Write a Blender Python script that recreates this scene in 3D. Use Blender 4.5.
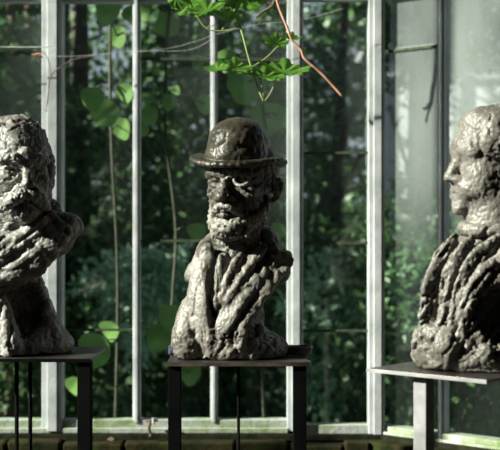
import bpy, math, random
import numpy as np
from mathutils import Vector, Matrix
for o in list(bpy.data.objects): bpy.data.objects.remove(o, do_unlink=True)
S = bpy.context.scene
C = S.collection
rnd = random.Random(7)
R = math.radians

# ------------------------------------------------------------------ camera, sky, sun, exposure
FPX = 1200.0                       # focal length in pixels of the 500 px wide frame
CAMZ = 1.4425
cam = bpy.data.cameras.new('camera'); co = bpy.data.objects.new('camera', cam); C.objects.link(co)
co.location = (0, 0, CAMZ); co.rotation_euler = (R(90), 0, 0)
cam.sensor_width = 36; cam.lens = FPX / 500 * 36
cam.dof.use_dof = True; cam.dof.focus_distance = 3.3; cam.dof.aperture_fstop = 4.2
cam.clip_start = .05; cam.clip_end = 200
S.camera = co
W = bpy.data.worlds.new('sky'); S.world = W; W.use_nodes = True
wn = W.node_tree; bg = wn.nodes['Background']
wt = wn.nodes.new('ShaderNodeTexCoord'); ws = wn.nodes.new('ShaderNodeSeparateXYZ')
wr = wn.nodes.new('ShaderNodeValToRGB')
wn.links.new(wt.outputs['Generated'], ws.inputs[0]); wn.links.new(ws.outputs['Z'], wr.inputs[0])
wn.links.new(wr.outputs[0], bg.inputs[0])
wr.color_ramp.elements[0].position = 0; wr.color_ramp.elements[0].color = (.80, .87, .95, 1)
wr.color_ramp.elements[1].position = .7; wr.color_ramp.elements[1].color = (.35, .52, .85, 1)
bg.inputs['Strength'].default_value = .6
sl = bpy.data.lights.new('sun', 'SUN'); so = bpy.data.objects.new('sun', sl); C.objects.link(so)
SUN = Vector((-.89, -.27, .50)).normalized()      # towards the sun
so.rotation_euler = SUN.to_track_quat('Z', 'Y').to_euler()
sl.energy = 20; sl.angle = R(.6); sl.color = (1, .95, .86)
S.view_settings.view_transform = 'Standard'; S.view_settings.look = 'None'
S.view_settings.gamma = 1; S.view_settings.use_curve_mapping = False
S.view_settings.exposure = 0

# ------------------------------------------------------------------ helpers
def W3(px, py, D):                                # where a point seen at (px, py) stands at depth D
    return Vector(((px - 250) * D / FPX, D, CAMZ + (225 - py) * D / FPX))

def link(name, me, mat=None, parent=None, loc=None, smooth=False):
    o = bpy.data.objects.new(name, me); C.objects.link(o)
    if mat: me.materials.append(mat)
    if parent: o.parent = parent
    if loc is not None: o.location = loc
    if smooth: me.polygons.foreach_set('use_smooth', [True] * len(me.polygons))
    return o

def tag(o, label=None, cat=None, group=None, kind=None):
    if label: o['label'] = label
    if cat: o['category'] = cat
    if group: o['group'] = group
    if kind: o['kind'] = kind
    return o

def empty(name, loc=(0, 0, 0), rz=0):
    o = bpy.data.objects.new(name, None); C.objects.link(o); o.location = loc; o.rotation_euler = (0, 0, rz)
    o.empty_display_size = .05
    return o

class MB:
    """collects plain shapes for one mesh"""
    def __init__(s): s.v = []; s.f = []
    def add(s, vs, fs):
        n = len(s.v); s.v += [tuple(v) for v in vs]; s.f += [tuple(i + n for i in f) for f in fs]
    def box(s, x0, x1, y0, y1, z0, z1, M=None):
        vs = [Vector(p) for p in ((x0,y0,z0),(x1,y0,z0),(x1,y1,z0),(x0,y1,z0),(x0,y0,z1),(x1,y0,z1),(x1,y1,z1),(x0,y1,z1))]
        if M is not None: vs = [M @ v for v in vs]
        s.add(vs, [(3,2,1,0),(4,5,6,7),(0,1,5,4),(1,2,6,5),(2,3,7,6),(3,0,4,7)])
    def tube(s, pts, r, n=8, cap=True):
        pts = [Vector(p) for p in pts]
        rs = list(r) if isinstance(r, (list, tuple)) else [r] * len(pts)
        base = len(s.v); prev = None
        for i, p in enumerate(pts):
            t = (pts[min(i+1, len(pts)-1)] - pts[max(i-1, 0)]).normalized()
            if prev is None:
                a = t.cross(Vector((0, 0, 1)));
                if a.length < .1: a = t.cross(Vector((1, 0, 0)))
            else: a = prev - t * prev.dot(t)
            a.normalize(); prev = a; b = t.cross(a)
            for k in range(n):
                q = 2 * math.pi * k / n
                s.v.append(tuple(p + (a * math.cos(q) + b * math.sin(q)) * rs[i]))
        for i in range(len(pts) - 1):
            for k in range(n):
                k2 = (k + 1) % n; u = base + i * n
                s.f.append((u + k, u + k2, u + n + k2, u + n + k))
        if cap:
            s.f.append(tuple(base + k for k in reversed(range(n))))
            u = base + (len(pts) - 1) * n; s.f.append(tuple(u + k for k in range(n)))
    def build(s, name, mat, parent=None, loc=None, smooth=False, bevel=0):
        me = bpy.data.meshes.new(name); me.from_pydata(s.v, [], s.f); me.update()
        o = link(name, me, mat, parent, loc, smooth)
        if bevel:
            m = o.modifiers.new('bevel', 'BEVEL'); m.width = bevel; m.segments = 2; m.limit_method = 'ANGLE'
        return o

def spline(pts, n=6):
    P = [Vector(p) for p in pts]; out = []
    for i in range(len(P) - 1):
        a = P[max(i-1, 0)]; b = P[i]; c = P[i+1]; d = P[min(i+2, len(P)-1)]
        for k in range(n):
            t = k / n
            out.append(.5 * ((2*b) + (c-a)*t + (2*a-5*b+4*c-d)*t*t + (3*b-a-3*c+d)*t**3))
    out.append(P[-1]); return out

# ------------------------------------------------------------------ materials
def mat(name, c1, c2=None, rough=.6, metal=0, scale=20, detail=5, bump=0, bscale=None, spec=.5, c3=None, coord='Object', ramp=(.35, .65), sub=None):
    m = bpy.data.materials.new(name); m.use_nodes = True; nt = m.node_tree; b = nt.nodes['Principled BSDF']
    b.inputs['Roughness'].default_value = rough; b.inputs['Metallic'].default_value = metal
    b.inputs['Specular IOR Level'].default_value = spec
    tc = nt.nodes.new('ShaderNodeTexCoord')
    no = nt.nodes.new('ShaderNodeTexNoise'); no.inputs['Scale'].default_value = scale; no.inputs['Detail'].default_value = detail
    nt.links.new(tc.outputs[coord], no.inputs['Vector'])
    rp = nt.nodes.new('ShaderNodeValToRGB'); nt.links.new(no.outputs['Fac'], rp.inputs[0])
    rp.color_ramp.elements[0].position = ramp[0]; rp.color_ramp.elements[1].position = ramp[1]
    rp.color_ramp.elements[0].color = (*c1, 1); rp.color_ramp.elements[1].color = (*(c2 or c1), 1)
    if c3:
        e = rp.color_ramp.elements.new(min(.98, ramp[1] + .12)); e.color = (*c3, 1)
    nt.links.new(rp.outputs[0], b.inputs['Base Color'])
    if bump:
        n2 = nt.nodes.new('ShaderNodeTexNoise'); n2.inputs['Scale'].default_value = bscale or scale * 3; n2.inputs['Detail'].default_value = 6
        nt.links.new(tc.outputs[coord], n2.inputs['Vector'])
        bp = nt.nodes.new('ShaderNodeBump'); bp.inputs['Strength'].default_value = bump; bp.inputs['Distance'].default_value = .004
        nt.links.new(n2.outputs['Fac'], bp.inputs['Height']); nt.links.new(bp.outputs[0], b.inputs['Normal'])
    return m

def leafmat(name, c1, c2, scale=6, trans=.35, rough=.45):
    m = mat(name, c1, c2, rough=rough, scale=scale, detail=3, spec=.4)
    nt = m.node_tree; b = nt.nodes['Principled BSDF']; out = nt.nodes['Material Output']
    tr = nt.nodes.new('ShaderNodeBsdfTranslucent'); mx = nt.nodes.new('ShaderNodeMixShader'); mx.inputs[0].default_value = trans
    rp = [n for n in nt.nodes if n.type == 'VALTORGB'][0]
    nt.links.new(rp.outputs[0], tr.inputs[0]); nt.links.new(b.outputs[0], mx.inputs[1]); nt.links.new(tr.outputs[0], mx.inputs[2])
    nt.links.new(mx.outputs[0], out.inputs[0])
    return m

def glassmat(name, haze, hscale, tint=(.93, .97, .95), refl=.05, hcol=(.55, .6, .58), lo=.4, hi=.8, base=0.0):
    """clear pane with a film of dirt and condensation that scatters light"""
    m = bpy.data.materials.new(name); m.use_nodes = True; nt = m.node_tree; nt.nodes.clear()
    N = nt.nodes.new; L = nt.links.new
    out = N('ShaderNodeOutputMaterial'); tr = N('ShaderNodeBsdfTransparent'); tr.inputs[0].default_value = (*tint, 1)
    gl = N('ShaderNodeBsdfGlossy'); gl.inputs['Roughness'].default_value = .03
    mg = N('ShaderNodeMixShader'); mg.inputs[0].default_value = refl
    L(tr.outputs[0], mg.inputs[1]); L(gl.outputs[0], mg.inputs[2])
    df = N('ShaderNodeBsdfDiffuse'); df.inputs[0].default_value = (*hcol, 1)
    tl = N('ShaderNodeBsdfTranslucent'); tl.inputs[0].default_value = (*hcol, 1)
    md = N('ShaderNodeMixShader'); md.inputs[0].default_value = .6; L(df.outputs[0], md.inputs[1]); L(tl.outputs[0], md.inputs[2])
    tc = N('ShaderNodeTexCoord')
    mp = N('ShaderNodeMapping'); mp.inputs['Scale'].default_value = (1, 1, .45); L(tc.outputs['Object'], mp.inputs[0])
    n1 = N('ShaderNodeTexNoise'); n1.inputs['Scale'].default_value = hscale; n1.inputs['Detail'].default_value = 6; L(mp.outputs[0], n1.inputs['Vector'])
    mr = N('ShaderNodeMapRange'); mr.inputs['From Min'].default_value = lo; mr.inputs['From Max'].default_value = hi
    mr.inputs['To Min'].default_value = base; mr.inputs['To Max'].default_value = haze; L(n1.outputs['Fac'], mr.inputs[0])
    n2 = N('ShaderNodeTexNoise'); n2.inputs['Scale'].default_value = 160; n2.inputs['Detail'].default_value = 2; L(tc.outputs['Object'], n2.inputs['Vector'])
    m2 = N('ShaderNodeMapRange'); m2.inputs['From Min'].default_value = .68; m2.inputs['From Max'].default_value = .78; m2.inputs['To Max'].default_value = .25
    L(n2.outputs['Fac'], m2.inputs[0])
    mxx = N('ShaderNodeMath'); mxx.operation = 'MAXIMUM'; 
    sx = N('ShaderNodeSeparateXYZ'); L(tc.outputs['Object'], sx.inputs[0])
    hz = N('ShaderNodeMapRange'); hz.inputs['From Min'].default_value = 1.28; hz.inputs['From Max'].default_value = 1.68; hz.inputs['To Min'].default_value = .06; L(sx.outputs['Z'], hz.inputs[0])
    mu = N('ShaderNodeMath'); mu.operation = 'MULTIPLY'; L(mr.outputs[0], mu.inputs[0]); L(hz.outputs[0], mu.inputs[1])
    L(mu.outputs[0], mxx.inputs[0]); L(m2.outputs[0], mxx.inputs[1])
    fin = N('ShaderNodeMixShader'); L(mxx.outputs[0], fin.inputs[0]); L(mg.outputs[0], fin.inputs[1]); L(md.outputs[0], fin.inputs[2])
    L(fin.outputs[0], out.inputs[0])
    return m

M = {}
M['clay'] = mat('clay', (0.075, 0.066, 0.054), (0.19, 0.172, 0.15), rough=.47, scale=16, detail=8, bump=.7, bscale=110, spec=.45)
M['clay_pale'] = mat('clay_pale', (.25, .22, .18), (.45, .40, .33), rough=.6, scale=18, detail=8, bump=.6, bscale=90, spec=.4)
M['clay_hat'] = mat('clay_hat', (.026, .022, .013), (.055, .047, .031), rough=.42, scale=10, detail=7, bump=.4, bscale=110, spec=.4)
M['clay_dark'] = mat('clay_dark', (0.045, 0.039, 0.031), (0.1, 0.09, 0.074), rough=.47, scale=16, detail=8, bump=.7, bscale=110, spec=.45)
M['clay_grey'] = mat('clay_grey', (0.07, 0.062, 0.052), (0.16, 0.146, 0.128), rough=.47, scale=16, detail=8, bump=.7, bscale=110, spec=.45)
M['clay_light'] = mat('clay_light', (0.09, 0.082, 0.072), (0.23, 0.215, 0.195), rough=.47, scale=16, detail=8, bump=.7, bscale=110, spec=.45)
M['steel_black'] = mat('steel_black', (.002, .002, .0025), (.004, .004, .004), rough=.8, scale=12, bump=.1, spec=.03)
M['steel_top'] = mat('steel_top', (.035, .032, .030), (.09, .078, .068), rough=.3, metal=.6, scale=14, bump=.15, bscale=40)
M['steel_rust'] = mat('steel_rust', (.03, .018, .013), (.07, .045, .033), rough=.6, metal=.3, scale=30, bump=.3)
M['steel_edge'] = mat('steel_edge', (.15, .145, .14), (.25, .24, .24), rough=.6, spec=.3)
M['steel_grey'] = mat('steel_grey', (.13, .125, .128), (.22, .21, .215), rough=.6, metal=0, scale=18, bump=.2, bscale=60)
M['paint'] = mat('paint', (.29, .30, .305), (.44, .45, .455), rough=.5, scale=9, detail=9, bump=.3, bscale=60)
M['paint_moss'] = mat('paint_moss', (.10, .15, .04), (.22, .25, .17), rough=.8, scale=13, detail=9, bump=.6, bscale=60, c3=(.29, .30, .28), ramp=(.33, .47))
M['moss'] = mat('moss', (.015, .022, .010), (.05, .065, .03), rough=.95, scale=40, bump=.8)
M['brick'] = mat('brick', (.006, .010, .002), (.022, .017, .007), rough=.9, scale=11, detail=8, bump=.8, bscale=50, c3=(.016, .030, .005), ramp=(.38, .55), spec=.08)
M['mortar'] = mat('mortar', (.008, .009, .004), (.02, .02, .012), spec=.08, rough=.95, scale=30, bump=.5)
M['plaster'] = mat('plaster', (.04, .035, .03), (.07, .06, .055), rough=.9, scale=3, bump=.2)
M['stone'] = mat('stone', (.03, .03, .025), (.06, .055, .045), rough=.8, scale=5, bump=.3)
M['wood_dark'] = mat('wood_dark', (.07, .06, .05), (.14, .12, .10), rough=.8, scale=8, bump=.3)
M['bark'] = mat('bark', (.035, .028, .02), (.10, .08, .06), rough=.9, scale=9, bump=.8)
M['bark_brown'] = mat('bark_brown', (.12, .075, .05), (.22, .15, .10), rough=.9, scale=9, bump=.8)
M['leaf_dark'] = leafmat('leaf_dark', (.030, .075, .022), (.09, .185, .055), trans=.25)
M['leaf_mid'] = leafmat('leaf_mid', (.036, .09, .03), (.09, .185, .07), trans=.35)
M['leaf_sunlit'] = leafmat('leaf_sunlit', (.26, .42, .28), (.48, .66, .46), trans=.3)  # pale green stands in for sunlight on shrubs that lie in shade
M['leaf_big'] = leafmat('leaf_big', (.14, .28, .07), (.24, .42, .12), scale=9, trans=.5)
M['leaf_vine'] = leafmat('leaf_vine', (.08, .20, .03), (.16, .32, .06), scale=25, trans=.5)
M['leaf_stem'] = mat('leaf_stem', (.14, .18, .05), (.25, .28, .10), rough=.6, scale=30)
M['shrub_stem'] = mat('shrub_stem', (.02, .025, .012), (.05, .05, .025), rough=.8, scale=30)
M['vine_red'] = mat('vine_red', (.30, .13, .08), (.50, .27, .18), rough=.6, scale=40)
M['vine_brown'] = mat('vine_brown', (.06, .04, .03), (.15, .10, .07), rough=.85, scale=50, bump=.6)
M['web'] = mat('web', (.35, .35, .34), (.5, .5, .48), rough=.7)
M['grass'] = mat('grass', (.02, .05, .012), (.05, .10, .025), rough=.95, scale=3, bump=.5)
M['cable'] = mat('cable', (.05, .052, .055), (.10, .10, .11), rough=.45, scale=60, bump=.3)
M['cable_end'] = mat('cable_end', (.03, .03, .06), (.07, .07, .12), rough=.4, scale=40)
M['rust'] = mat('rust', (.04, .022, .014), (.09, .05, .03), rough=.8, scale=60, bump=.6)
M['white_cap'] = mat('white_cap', (.30, .30, .28), (.4, .4, .38), rough=.5, scale=40)
M['shed_wall'] = mat('shed_wall', (.50, .52, .52), (.66, .67, .66), rough=.8, scale=2.5, detail=6, bump=.2)
M['shed_roof'] = mat('shed_roof', (.10, .11, .11), (.2, .21, .21), rough=.8, scale=6)
M['shed_frame'] = mat('shed_frame', (.25, .28, .27), (.36, .38, .37), rough=.7, scale=6)
M['glass'] = glassmat('pane_glass', .08, 3.0, refl=.03, lo=.40, hi=.75, base=.018)
M['glass_hazy'] = glassmat('pane_glass_hazy', .34, 3.2, refl=.04, lo=.36, hi=.72, base=.13, hcol=(.62, .66, .62))

# ------------------------------------------------------------------ numpy noise + distance-field sculpting
_T = np.random.RandomState(11).rand(64, 64, 64).astype(np.float32)
def vnoise(P):
    I = np.floor(P).astype(np.int64); f = (P - I).astype(np.float32); f = f * f * (3 - 2 * f)
    i0 = I & 63; i1 = (I + 1) & 63
    def g(a, b, c): return _T[a[:, 0], b[:, 1], c[:, 2]]
    x, y, z = f[:, 0], f[:, 1], f[:, 2]
    a = g(i0, i0, i0) * (1-x) + g(i1, i0, i0) * x; b = g(i0, i1, i0) * (1-x) + g(i1, i1, i0) * x
    c = g(i0, i0, i1) * (1-x) + g(i1, i0, i1) * x; d = g(i0, i1, i1) * (1-x) + g(i1, i1, i1) * x
    return (a * (1-y) + b * y) * (1-z) + (c * (1-y) + d * y) * z
def fbm(P, f, o=3):
    s = 0; a = 1; t = 0
    for k in range(o): s = s + a * vnoise(P * f + 17.3 * k); t += a; a *= .5; f *= 2.03
    return s / t
def ridge(P, f, o=2):
    s = 0; a = 1; t = 0
    for k in range(o): s = s + a * (1 - np.abs(2 * vnoise(P * f + 31.7 * k) - 1)); t += a; a *= .5; f *= 2.1
    return s / t

def rotm(rx=0, ry=0, rz=0):
    return np.array(Matrix.Rotation(R(rz), 3, 'Z') @ Matrix.Rotation(R(ry), 3, 'Y') @ Matrix.Rotation(R(rx), 3, 'X'), dtype=np.float32)

class Field:
    def __init__(s, lo, hi, h=.003):
        s.lo = np.array(lo, np.float32); s.h = h
        s.n = np.ceil((np.array(hi) - s.lo) / h).astype(int) + 1
        s.ax = [s.lo[i] + h * np.arange(s.n[i], dtype=np.float32) for i in range(3)]
        s.d = np.full(tuple(s.n), .05, np.float32)
        s.R = np.eye(3, dtype=np.float32); s.t = np.zeros(3, np.float32); s.s = 1.0
    def frame(s, R_=None, t=(0, 0, 0), sc=1.0):
        s.R = np.eye(3, dtype=np.float32) if R_ is None else R_; s.t = np.array(t, np.float32); s.s = sc
    def _block(s, c, rad, k):
        c = s.R @ (np.array(c, np.float32) * s.s) + s.t; m = rad * s.s + k + 3 * s.h
        a = np.clip(np.floor((c - m - s.lo) / s.h).astype(int), 0, s.n); b = np.clip(np.ceil((c + m - s.lo) / s.h).astype(int) + 1, 0, s.n)
        if np.any(b <= a): return None, None
        sl_ = tuple(slice(a[i], b[i]) for i in range(3))
        X = s.ax[0][sl_[0]][:, None, None] - s.t[0]; Y = s.ax[1][sl_[1]][None, :, None] - s.t[1]; Z = s.ax[2][sl_[2]][None, None, :] - s.t[2]
        q = [(s.R[0, i] * X + s.R[1, i] * Y + s.R[2, i] * Z) / s.s for i in range(3)]
        return sl_, q
    def _put(s, sl_, e, k, sub):
        e = e * s.s; a = s.d[sl_]; k = max(k, 1e-4)
        if sub:
            e = -e; h = np.clip(.5 - .5 * (e - a) / k, 0, 1) if False else np.clip(.5 + .5 * (e - a) / k, 0, 1)
            s.d[sl_] = a * (1-h) + e * h + k * h * (1-h)
        else:
            h = np.clip(.5 + .5 * (a - e) / k, 0, 1)
            s.d[sl_] = a * (1-h) + e * h - k * h * (1-h)
    def ell(s, c, r, k=.01, rot=None, sub=False):
        r = (r, r, r) if not hasattr(r, '__len__') else r
        sl_, q = s._block(c, max(r), k)
        if sl_ is None: return
        q = [q[i] - c[i] for i in range(3)]
        if rot is not None:
            m = rotm(*rot); q = [m[0, i] * q[0] + m[1, i] * q[1] + m[2, i] * q[2] for i in range(3)]
        k0 = np.sqrt((q[0]/r[0])**2 + (q[1]/r[1])**2 + (q[2]/r[2])**2)
        k1 = np.sqrt((q[0]/r[0]**2)**2 + (q[1]/r[1]**2)**2 + (q[2]/r[2]**2)**2) + 1e-6
        s._put(sl_, k0 * (k0 - 1) / k1, k, sub)
    def cap(s, a, b, ra, rb=None, k=.006, sub=False, flat=None):
        """tapered capsule; flat=(direction, factor) thins it along a direction"""
        rb = ra if rb is None else rb
        a = np.array(a, np.float32); b = np.array(b, np.float32); c = (a + b) / 2
        sl_, q = s._block(c, np.linalg.norm(b - a) / 2 + max(ra, rb), k)
        if sl_ is None: return
        ab = b - a; L2 = float(ab @ ab) + 1e-9
        p = [q[i] - a[i] for i in range(3)]
        t = np.clip((p[0]*ab[0] + p[1]*ab[1] + p[2]*ab[2]) / L2, 0, 1)
        e = [p[i] - t * ab[i] for i in range(3)]
        if flat:
            n = np.array(flat[0], np.float32); n /= np.linalg.norm(n); dn = e[0]*n[0] + e[1]*n[1] + e[2]*n[2]
            g = 1 / flat[1] - 1
            e = [e[i] + dn * n[i] * g for i in range(3)]
            dist = np.sqrt(e[0]**2 + e[1]**2 + e[2]**2); s._put(sl_, (dist - (ra + (rb - ra) * t)) * flat[1] ** .5, k, sub); return
        s._put(sl_, np.sqrt(e[0]**2 + e[1]**2 + e[2]**2) - (ra + (rb - ra) * t), k, sub)
    def path(s, pts, rs, k=.006, sub=False, n=3, flat=None):
        P = spline(pts, n); m = len(P) - 1
        rr = (lambda u: rs) if not hasattr(rs, '__len__') else (lambda u: float(np.interp(u, np.linspace(0, 1, len(rs)), rs)))
        for i in range(m): s.cap(P[i], P[i+1], rr(i/m), rr((i+1)/m), k, sub, flat)
    def cut_below(s, z):
        Z = s.ax[2][None, None, :]; s.d = np.maximum(s.d, z - Z)
    def mesh(s, name, disp=None):
        d = s.d.copy(); d[0] = d[-1] = .05; d[:, 0] = d[:, -1] = .05; d[:, :, 0] = d[:, :, -1] = .05
        ins = d < 0; n = d.shape
        cs = np.zeros(tuple(x - 1 for x in n), np.int8)
        for i in (0, 1):
            for j in (0, 1):
                for k in (0, 1): cs += ins[i:n[0]-1+i, j:n[1]-1+j, k:n[2]-1+k]
        act = (cs > 0) & (cs < 8); idx = np.argwhere(act); cid = -np.ones(cs.shape, np.int64); cid[act] = np.arange(len(idx))
        acc = np.zeros((len(idx), 3), np.float64); cnt = np.zeros(len(idx))
        cor = [(i, j, k) for i in (0, 1) for j in (0, 1) for k in (0, 1)]
        for a in cor:
            for ax in range(3):
                if a[ax]: continue
                b = list(a); b[ax] = 1
                da = d[idx[:, 0]+a[0], idx[:, 1]+a[1], idx[:, 2]+a[2]]; db = d[idx[:, 0]+b[0], idx[:, 1]+b[1], idx[:, 2]+b[2]]
                m = (da < 0) != (db < 0); t = np.where(m, da / np.where(m, da - db, 1), 0)
                p = np.array(a, float)[None, :].repeat(len(idx), 0); p[:, ax] += t
                acc[m] += p[m]; cnt[m] += 1
        V = (idx + acc / cnt[:, None]) * s.h + s.lo
        Q = []
        for ax in range(3):
            o1, o2 = [(1, 2), (2, 0), (0, 1)][ax]
            A = [slice(None)] * 3; B = [slice(None)] * 3; A[ax] = slice(0, n[ax]-1); B[ax] = slice(1, n[ax])
            for o in (o1, o2): A[o] = B[o] = slice(1, n[o]-1)
            ia = ins[tuple(A)]; ib = ins[tuple(B)]; e = np.argwhere(ia != ib)
            if not len(e): continue
            fl = ia[e[:, 0], e[:, 1], e[:, 2]]
            e = e.copy(); e[:, o1] += 1; e[:, o2] += 1
            def cc(u, v):
                g = e.copy(); g[:, o1] -= u; g[:, o2] -= v; return cid[g[:, 0], g[:, 1], g[:, 2]]
            q = np.stack([cc(1, 1), cc(0, 1), cc(0, 0), cc(1, 0)], 1)
            q[~fl] = q[~fl][:, ::-1]; Q.append(q)
        Q = np.concatenate(Q)
        if disp:
            gi = idx
            def G(ax):
                u = np.zeros(3, int); u[ax] = 1
                a = np.clip(gi + u * 2, 0, np.array(n) - 1); b = np.clip(gi - u, 0, np.array(n) - 1)
                return d[a[:, 0], a[:, 1], a[:, 2]] - d[b[:, 0], b[:, 1], b[:, 2]]
            Nn = np.stack([G(0), G(1), G(2)], 1); Nn /= (np.linalg.norm(Nn, axis=1)[:, None] + 1e-9)
            V = V + Nn * disp(V, Nn)[:, None]
        V[:, 2] = np.maximum(V[:, 2], .0006)
        me = bpy.data.meshes.new(name)
        me.vertices.add(len(V)); me.vertices.foreach_set('co', V.astype(np.float32).ravel())
        me.loops.add(len(Q) * 4); me.loops.foreach_set('vertex_index', Q.astype(np.int32).ravel())
        me.polygons.add(len(Q)); me.polygons.foreach_set('loop_start', np.arange(0, len(Q) * 4, 4, dtype=np.int32))
        me.update(calc_edges=True); me.validate()
        return me

def head_skin(F, ear=True, wide=1.0, lips=True, brow=.04, jaw=1.0, nose=1.0, lid=1.0, es=1.0):
    """face and skull; local unit = head height, chin at z 0, face towards -y"""
    w = wide; k = .012
    F.ell((0, .07, .66), (.31*w, .40, .34), k)
    F.ell((0, -.10, .42), (.265*w, .27, .38), k)
    F.ell((0, -.10, .17), (.20*w*jaw, .23, .17), k)
    F.cap((-.17*w*jaw, .02, .16), (-.05, -.26, .07), .075, .07, k); F.cap((.17*w*jaw, .02, .16), (.05, -.26, .07), .075, .07, k)
    F.ell((0, -.31, .075), (.085, .07, .07), k)
    for sx in (-1, 1):
        F.ell((sx*.165*w, -.24, .40), (.085, .085, .07), .01)                         # cheekbone
        F.ell((sx*.125*es, -.385, .505), (.085, .07, .05), .012, sub=True)               # socket
        F.ell((sx*.12*es, -.275, .50), .058, .003)                                       # eyeball
        F.path([(sx*.055*es, -.325, .495), (sx*.12*es, -.345, .53*1.0), (sx*.185*es, -.295, .50)], .014*lid, .003)
        F.path([(sx*.055*es, -.325, .485), (sx*.12*es, -.335, .462), (sx*.18*es, -.295, .485)], .012*lid, .003)
        F.path([(sx*.03, -.375, .56), (sx*.11, -.375, .60), (sx*.21*es, -.29, .575)], [brow, brow, brow*.7], .008)
        F.ell((sx*.055*nose, -.42, .325), (.034, .05, .032), .006)                       # nostril wing
        F.ell((sx*.03, -.455, .298), (.016, .02, .014), .003, sub=True)
        F.path([(sx*.07, -.40, .33), (sx*.115, -.345, .25), (sx*.125, -.31, .17)], .014, .012)   # cheek fold
    F.cap((0, -.36, .57), (0, -.47*1.0, .37), .034*nose, .040*nose, .012)
    F.ell((0, -.485, .345), (.045*nose, .05, .042), .008)
    F.path([(0, -.36, .58), (0, -.37, .66)], .03, .02)
    if lips:
        F.ell((0, -.33, .20), (.12, .085, .085), .012)
        F.path([(-.095, -.355, .20), (-.03, -.415, .222), (0, -.415, .215), (.03, -.415, .222), (.095, -.355, .20)], [.010, .024, .010], .004, n=2)
        F.path([(-.09, -.355, .19), (0, -.405, .168), (.09, -.355, .19)], [.010, .028, .010], .004)
        F.path([(-.10, -.37, .195), (0, -.44, .195), (.10, -.37, .195)], .006, .002, sub=True)
        F.ell((0, -.40, .115), (.07, .04, .02), .01, sub=True)
    if ear:
        for sx in (-1, 1):
            x = sx * .315 * w
            F.path([(x, -.02, .52), (x + sx*.035, .05, .55), (x + sx*.045, .10, .47), (x + sx*.02, .03, .36), (x, .0, .345)], .022, .004)
            F.ell((x + sx*.005, .04, .45), (.03, .06, .08), .006)

def flow(V, f, amt=.84):
    f = f / np.linalg.norm(f, axis=-1, keepdims=True)
    return V - amt * (V * f).sum(1)[:, None] * f
def sig(x): return (1 / (1 + np.exp(-np.clip(x, -30, 30))))[:, None]
def dclay(amp, fl=60, ff=150, rg=0, rf=40, st=(1, 1, 1), mask=None, seed=0, fw=None):
    st = np.array(st, float)
    def f(V, N):
        P = V + seed * 3.7
        a = amp * ((fbm(P, fl, 3) - .5) * 2 + .6 * (fbm(P + 5, ff, 2) - .5) * 2)
        if rg:
            rr = ridge((P * st if fw is None else fw(V) + seed * 3.7) + .02 * (fbm(P, 30, 2)[:, None] - .5), rf, 3)
            a = a + rg * (.45 - 1.9 * np.clip((rr - .58) / .42, 0, 1) ** 1.5) + .35 * rg * (fbm(P + 9, 220, 2) - .5) * 2
        if mask is not None: a = a * mask(V)
        return a
    return f

# ------------------------------------------------------------------ the glasshouse
DW = 4.5
def zw(py, D=DW): return CAMZ + (225 - py) * D / FPX
def xw(px, D=DW): return (px - 250) * D / FPX
ZS = zw(419)                        # top of the bottom rail
ZT = zw(3)                          # underside of the top rail
Zb = zw(432)
ZTOP = 4.3
floor = MB(); floor.box(-2.35, 2.6, -3.2, 4.7, -.12, 0); tag(floor.build('floor', M['stone']), kind='structure')

# facet frame: right bay turns towards the camera
E = Vector((xw(384), DW, 0)); FA = math.atan2(.85, 1)
fd = Vector((math.cos(FA), -math.sin(FA), 0))
MF = Matrix.Translation(E) @ Matrix.Rotation(-FA, 4, 'Z')
def at_facet(px):                  # distance along the facet for a picture column
    k = (px - 250) / FPX; return (k * DW - E.x) / (fd.x - k * fd.y)
MI = Matrix.Identity(4)
MP = Matrix.Translation((0, DW, 0))

def bar(win, name, x0, x1, z0, z1, d0=-.02, d1=.03, Mx=MP, m='paint', steps=True, bevel=.002):
    b = MB(); b.box(x0, x1, d0, d1, z0, z1, Mx)
    if steps:                       # moulded face: a thinner nose standing proud
        w = x1 - x0
        if w > .04:
            b.box(x0 + w*.30, x1 - w*.22, d0 - .012, d0 + .002, z0, z1, Mx)
            b.box(x0 + w*.80, x0 + w*.93, d0 - .006, d0 + .002, z0, z1, Mx)
        else: b.box(x0 + w*.28, x1 - w*.28, d0 - .014, d0 + .002, z0, z1, Mx)
    return b.build(name, M[m], win, bevel=bevel)

def pane(win, x0, x1, cuts, Mx=MP, hazy=False, m=None):
    """overlapping panes with a dirty lap line at every cut"""
    zs = [ZS - .02] + sorted(cuts) + [ZTOP - .05]
    for i in range(len(zs) - 1):
        b = MB(); y = .012 if i % 2 else .006
        b.box(x0, x1, y, y + .003, zs[i], zs[i+1] + .012, Mx)
        b.build('pane', m or M['glass_hazy' if hazy else 'glass'], win)
    if len(cuts):
        b = MB()
        for z in cuts: b.box(x0, x1, .000, .006, z - .004, z + .005, Mx)
        b.build('lap_line', M['moss'], win)

# window 1: everything left of the double post; window 2: the narrow bay; window 3: the angled bay
w1 = tag(empty('window_1', (0, 0, 0)), kind='structure'); w2 = tag(empty('window_2'), kind='structure'); w3 = tag(empty('window_3'), kind='structure')
posts1 = [(-150, -131), (43, 63)]
for a, c in posts1: bar(w1, 'post', xw(a), xw(c), ZS - .04, ZTOP, -.03, .05)
for a, c in [(-60, -53), (133, 140.5), (210.5, 217.5)]: bar(w1, 'glazing_bar', xw(a), xw(c), ZS - .01, ZTOP, -.012, .025)
bar(w1, 'post', xw(287), xw(303), ZS - .04, ZTOP, -.03, .05)
b = MB(); b.box(xw(-150), xw(288), -.015, .03, ZT, ZT + .06, MP); b.box(xw(-150), xw(288), -.028, -.01, ZT + .02, ZT + .055, MP); b.build('top_rail', M['paint'], w1, bevel=.002)
b = MB(); b.box(xw(-150), xw(288), -.02, .04, Zb, ZS, MP); b.box(xw(-150), xw(288), -.035, -.01, Zb, Zb + .02, MP); b.build('bottom_rail', M['paint_moss'], w1, bevel=.003)
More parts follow.
